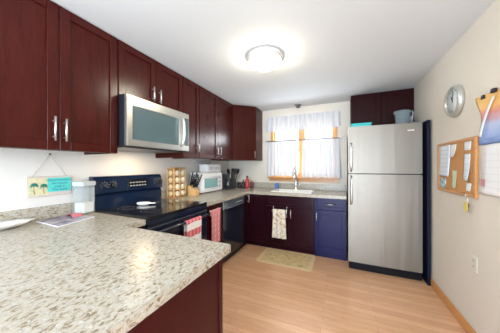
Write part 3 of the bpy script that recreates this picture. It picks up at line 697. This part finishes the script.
# ---------------------------------------------------------------- towels
def hung_towel(name, M, w, front, back, r, m_, label, parts=None, loc=None, flare=.0, wob=.006):
    """cloth folded over a bar: local u along the bar, v up, w outward; the bar axis is at the origin"""
    b = new(); total = front+back+math.pi*r
    def fn(s, t_):
        d = t_*total; x = (s-.5)*w
        if d < back: v, ww = -(back-d), -r
        elif d < back+math.pi*r:
            a = (d-back)/r; v, ww = r*math.sin(a), -r*math.cos(a)
        else: v, ww = -(d-back-math.pi*r), r
        k = max(0, -v); ww += wob*math.sin(s*17+1)*min(1, k*6)*(1 if ww > 0 else .3) + (.004 if d > back+1 else 0)
        x *= 1+flare*k; return (x, v, ww)
    sheet(b, fn, 30, 46, .003, M)
    return single(name, b, m_, label, 'towel', loc)
hung_towel('dish_towel', left_face(.695, 1.495, .80), .225, .36, .25, .017, towel_plaid, 'pink and white plaid towel hanging from the oven handle', loc=(.695, 1.495, .80))
hung_towel('dish_towel', left_face(BF-.02+.052, 1.965, .805), .19, .40, .06, .011, towel_stripe, 'red striped towel hanging from drawer pull beside the stove', loc=(.645, 1.965, .805), wob=.004)
# over-door rack with floral towel
root = thing('towel_rack', 'small chrome over-door towel rack on the sink cabinet', 'towel rack', (1.15, 2.99, .66))
for x in (1.045, 1.262):
    b = new(); tube(b, [(x, 2.997, .706), (x, 2.992, .70), (x, 2.985, .60), (x, 2.962, .585), (x, 2.955, .60), (x, 2.955, .66)], .005, 8); obj('strap', b, chrome, root)
b = new(); tube(b, [(1.045, 2.955, .655), (1.262, 2.955, .655)], .006, 8); obj('bar', b, chrome, root)
hung_towel('dish_towel', back_face(1.153, 2.955, .655), .185, .44, .30, .0095, sash, 'cream floral towel hanging on the sink cabinet rack', loc=(1.153, 2.955, .655), flare=.45, wob=.008)
# rug
b = new(); x0, x1, y0, y1 = .925, 1.69, 2.535, 3.025; rr = .05
def rrect(x0, y0, x1, y1, r):
    pts = []
    for cx_, cy_, a0 in ((x1-r, y0+r, -90), (x1-r, y1-r, 0), (x0+r, y1-r, 90), (x0+r, y0+r, 180)):
        for k in range(7): a = math.radians(a0+15*k); pts.append((cx_+r*math.cos(a), cy_+r*math.sin(a)))
    return pts
root = thing('kitchen_rug', 'small cream patterned rug on the floor before the sink', 'rug', (1.3, 2.78, 0))
b = new(); prism(b, rrect(x0, y0, x1, y1, rr), .009, .003, z0=.0005); obj('border', b, rug_b, root)
b = new(); prism(b, rrect(x0+.05, y0+.05, x1-.05, y1-.05, .03), .0015, z0=.0095); obj('woven_center', b, rug_m, root)

# ---------------------------------------------------------------- things on the left-hand corner worktop
RX0, RX1, RY0, RY1, RZ1 = -.075, .055, 1.90, 2.125, 1.315
root = thing('spice_rack', 'square wooden countertop spice rack full of jars beside stove', 'spice rack', (-.01, 2.01, ZC))
b = new(); box(b, (RX0, RY0, ZC), (RX1, RY1, ZC+.018), .003); box(b, (RX0, RY0, RZ1-.018), (RX1, RY1, RZ1), .003); box(b, (RX0+.045, RY0+.045, ZC+.018), (RX1-.045, RY1-.045, RZ1-.018)); obj('carcass', b, dark_wood, root)
for x, y in ((RX0, RY0), (RX1-.014, RY0), (RX0, RY1-.014), (RX1-.014, RY1-.014), (RX1-.014, (RY0+RY1)/2-.007)):
    b = new(); box(b, (x, y, ZC+.018), (x+.014, y+.014, RZ1-.018), .002); obj('post', b, light_wood, root)
for k in range(1, 4):
    b = new(); z = ZC+.018+k*.091; box(b, (RX0+.002, RY0+.002, z-.004), (RX1-.002, RY1-.002, z+.004)); obj('shelf', b, light_wood, root)
cap_cream = mat('cream_cap', (.66, .50, .26), .4); jar_fill = mat('spice_brown', (.48, .24, .09), .5); cap_white = mat('white_cap', (.78, .70, .52), .4)
def jar_proto(M, loc, capm, label, grp):
    root = thing('spice_jar', label, 'jar', loc, grp)
    b = new(); lathe(b, [(0, 0), (.030, 0), (.034, .004), (.034, .035), (.03, .04), (0, .04)], (0, 0, -.04), 20, M); obj('jar', b, jar_fill, root)
    b = new(); lathe(b, [(0, 0), (.033, 0), (.034, .002), (.034, .012), (.030, .016), (0, .016)], (0, 0, 0), 20, M); obj('lid', b, capm, root); return root
rows = [ZC+.018+.002+.036+k*.091 for k in range(4)]
xc, pj = (RX0+RX1)/2, None
for k, z in enumerate(rows):
    loc = (xc, RY0+.012, z); lab = 'spice jar lying in the rack side facing the stove'
    pj = jar_proto(back_face(*loc), loc, cap_cream, lab, 'spice jars on the stove side of rack') if k == 0 else copy_thing(pj, loc, lab)
pj = None
for y in (RY0+.061, RY1-.061):
    for z in rows:
        loc = (RX1-.008, y, z); lab = 'white-capped spice jar in the rack side facing the room'
        pj = jar_proto(left_face(*loc), loc, cap_white, lab, 'spice jars on the room side of rack') if pj is None else copy_thing(pj, loc, lab)
# knife block
kx, kyy = .09, 2.235
root = thing('knife_block', 'light wooden knife block between spice rack and toaster oven', 'knife block', (kx, kyy, ZC))
b = new(); Mp2 = Matrix(((1, 0, 0, kx-.08), (0, 0, -1, kyy+.045), (0, 1, 0, ZC), (0, 0, 0, 1)))
prism(b, [(0, 0), (.15, 0), (.15, .07), (.03, .15), (0, .135)], .09, .004, Mp2); obj('block', b, light_wood, root)
b = new()
for j in range(3):
    for i in range(2):
        box(b, (kx+.005-.045*i-.008, kyy-.026+.026*j-.002, ZC+.111+.029*i), (kx+.005-.045*i+.008, kyy-.026+.026*j+.002, ZC+.115+.029*i))
obj('slot', b, grey_pl, root)
for i in range(2):
    for j in range(4):
        loc = Vector((kx+.02-.055*i, kyy-.033+.022*j, ZC+.09+.034*i)); tilt = math.radians(36+4*i)
        T = Matrix.Translation(loc) @ Matrix.Rotation((1.5-j)*.13, 4, 'X') @ Matrix.Rotation(tilt*.55, 4, 'Y')
        root = thing('kitchen_knife', 'black-handled knife standing in the wooden knife block', 'knife', loc, 'knives in the wooden block')
        b = new(); hl = .19 + .035*((i+j) % 2)
        box(b, (-.008, -.006, .028), (.010, .006, hl), .004, T, seg=2); obj('handle', b, black_matte, root)
        b = new(); box(b, (-.007, -.0015, -.012), (.009, .0015, .03), 0, T); obj('blade', b, nickel, root)
# toaster oven
TY0, TY1, TX0, TX1 = 2.37, 2.95, -.10, .135
root = thing('toaster_oven', 'white toaster oven with teal glass door on the left worktop', 'toaster oven', (.0, 2.7, ZC))
b = new(); Mp3 = Matrix(((1, 0, 0, 0), (0, 0, -1, TY1), (0, 1, 0, 0), (0, 0, 0, 1)))
prism(b, [(TX0, ZC+.015), (TX1, ZC+.015), (TX1, ZC+.29), (TX1-.03, ZC+.32), (TX0+.02, ZC+.325), (TX0, ZC+.31)], TY1-TY0, .008, Mp3, seg=2); bd = obj('housing', b, white_pl, root)
b = new()
for i in range(6):
    for j in range(3): box(b, (TX0+.05+j*.052, TY0-.0015, ZC+.06+i*.038), (TX0+.09+j*.052, TY0+.003, ZC+.072+i*.038))
obj('vent_slot', b, mat('vent_grey', (.25, .26, .36), .5), bd)
Mt = left_face(TX1, TY0, ZC)
b = new(); box(b, (.025, .055, -.002), (.44, .262, .012), .004, Mt); td = obj('door', b, white_pl, root)
b = new(); box(b, (.05, .078, .010), (.415, .222, .0145), .002, Mt); obj('window', b, teal_glass, td)
b = new(); tube(b, [(.06, .245, .012), (.06, .245, .034), (.405, .245, .034), (.405, .245, .012)], .007, 8, Mt); obj('handle', b, white_pl, td)
for v in (.09, .16, .23):
    b = new(); lathe(b, [(0, 0), (.018, 0), (.016, .018), (0, .02)], (.48, v, 0), 18, Mt); obj('knob', b, grey_mark, root)
for x, y in ((TX0+.03, TY0+.04), (TX1-.03, TY0+.04), (TX0+.03, TY1-.04), (TX1-.03, TY1-.04)):
    b = new(); lathe(b, [(0, 0), (.014, 0), (.016, .017), (0, .017)], (x, y, ZC), 12); obj('foot', b, grey_pl, root)
# tin on the toaster oven
zt = ZC+.3255
root = thing('bread_tin', 'white rectangular tin with grey markings on the toaster oven', 'tin', (.03, 2.78, zt))
b = new(); box(b, (-.06, 2.56, zt), (.10, 2.95, zt+.105), .010, seg=2); obj('box', b, white_pl, root)
b = new(); box(b, (-.064, 2.556, zt+.09), (.104, 2.954, zt+.12), .008, seg=2); obj('lid', b, white_pl, root)
b = new(); Mn = left_face(.0995, 2.58, zt)
for u, wd in ((.05, .07), (.15, .035), (.205, .05), (.275, .04)): box(b, (u, .028, 0), (u+wd, .082, .003), .0012, Mn)
obj('marking', b, mat('soft_grey_print', (.42, .43, .45), .5), root)
# paper-towel rod under the cabinets
root = thing('towel_holder', 'thin chrome wire holder fixed under the wall cabinets', 'holder', (.0, 2.6, HB))
b = new(); tube(b, [(.0, 2.36, HB+.022), (.0, 2.36, HB-.055), (.0, 2.78, HB-.055), (.0, 2.78, HB+.022)], .004, 8); tube(b, [(.0, 2.36, HB-.02), (.0, 2.78, HB-.02)], .003, 8); obj('wire', b, chrome, root)
# coffee maker and utensils
qx, qy = .10, 3.12
root = thing('coffee_maker', 'black coffee maker with silver strip in the worktop corner', 'coffee maker', (qx, qy, ZC))
b = new(); box(b, (qx-.10, qy-.085, ZC), (qx+.10, qy+.095, ZC+.03), .008, seg=2); box(b, (qx-.10, qy-.085, ZC+.03), (qx+.005, qy+.095, ZC+.20), .008); box(b, (qx-.10, qy-.085, ZC+.195), (qx+.10, qy+.095, ZC+.275), .015, seg=3); obj('body', b, grey_pl, root)
b = new(); lathe(b, [(0, 0), (.045, 0), (.05, .01), (.05, .09), (.035, .125), (.035, .14), (0, .14)], (qx+.05, qy+.005, ZC+.032), 24)
obj('carafe', b, mat('smoked_glass', (.03, .03, .04), .08, coat=.5), root)
b = new(); box(b, (qx+.099, qy-.015, ZC+.20), (qx+.103, qy+.01, ZC+.27)); obj('silver_strip', b, chrome, root)
ux, uy = .13, 3.33
root = thing('utensil_crock', 'black ceramic utensil crock right of the coffee maker', 'crock', (ux, uy, ZC))
b = new(); lathe(b, [(0, 0), (.055, 0), (.06, .008), (.062, .17), (.065, .175), (.058, .175), (.055, .012), (0, .01)], (ux, uy, ZC), 28); obj('pot', b, grey_pl, root)
heads = [('slotted_spoon', 'black slotted spoon leaning left in the utensil crock', -.05, -.045, 'spoon'), ('spatula', 'black flat spatula standing tallest in the utensil crock', .01, -.02, 'spatula'),
         ('ladle', 'black ladle leaning right in the utensil crock', -.02, .075, 'ladle'), ('serving_fork', 'black serving spoon leaning toward the window in crock', .065, .06, 'spoon'), ('whisk', 'black turner leaning forward over the crock rim', .07, -.03, 'turner')]
for nm, lab, dx, dy, cat in heads:
    top = Vector((ux+dx*1.15, uy+dy*1.25, ZC+.315)); bot = Vector((ux+dx*.25, uy+dy*.25, ZC+.03))
    nm = {'serving_fork': 'serving_spoon', 'whisk': 'turner'}.get(nm, nm)
    root = thing(nm, lab, cat, bot)
    b = new(); tube(b, [bot, bot.lerp(top, .9)], .005, 8); obj('handle', b, black_matte, root)
    b = new(); d = (top-bot).normalized(); T = Matrix.Translation(top) @ Vector((0, 0, 1)).rotation_difference(d).to_matrix().to_4x4()
    if cat in ('spatula', 'turner'): box(b, (-.006, -.045, -.06), (.0, .045, .06), .003, T)
    else: lathe(b, [(0, -.06), (.022, -.05), (.044, -.015), (.05, .015), (.034, .048), (0, .062)], (0, 0, 0), 18, T @ Matrix.Diagonal((.45, 1, 1, 1)))
    obj('head', b, black_matte, root)
# black mug, bottles near the corner
gx, gy = .235, 3.42
root = thing('mug', 'black mug with loop handle behind the bottles', 'mug', (gx, gy, ZC))
b = new(); lathe(b, [(0, 0), (.035, 0), (.04, .006), (.042, .10), (.038, .10), (.036, .01), (0, .008)], (gx, gy, ZC), 24); obj('cup', b, black_matte, root)
b = new(); tube(b, [(gx-.02, gy-.036, ZC+.08), (gx-.035, gy-.06, ZC+.078), (gx-.035, gy-.065, ZC+.045), (gx-.02, gy-.036, ZC+.025)], .006, 8); obj('handle', b, black_matte, root)
def bottle(nm, x, y, r, h, m_, capm, lab, neck=.35):
    root = thing(nm, lab, 'bottle', (x, y, ZC))
    b = new(); lathe(b, [(0, 0), (r*.95, 0), (r, .006), (r*.95, h*.62), (r*neck, h*.84), (r*neck, h*.86), (0, h*.86)], (x, y, ZC), 24); obj('bottle', b, m_, root)
    b = new(); lathe(b, [(0, 0), (r*neck*1.15, 0), (r*neck*1.1, h*.14), (0, h*.15)], (x, y, ZC+h*.855), 16); obj('cap', b, capm, root)
bottle('sauce_bottle', .325, 3.40, .030, .16, black_matte, black_matte, 'short black bottle left of the red bottle')
bottle('soap_bottle', .395, 3.42, .040, .235, red_pl, black_matte, 'tall red tapered bottle on worktop near the corner', .45)
bottle('sauce_bottle', .46, 3.50, .028, .145, mat('dark_red_liquid', (.12, .01, .02), .3), black_matte, 'short dark red bottle right of tall red bottle')
bottle('dish_soap_bottle', .955, 3.50, .032, .135, blue_pl, white_pl, 'small blue soap bottle left of the sink', .5)
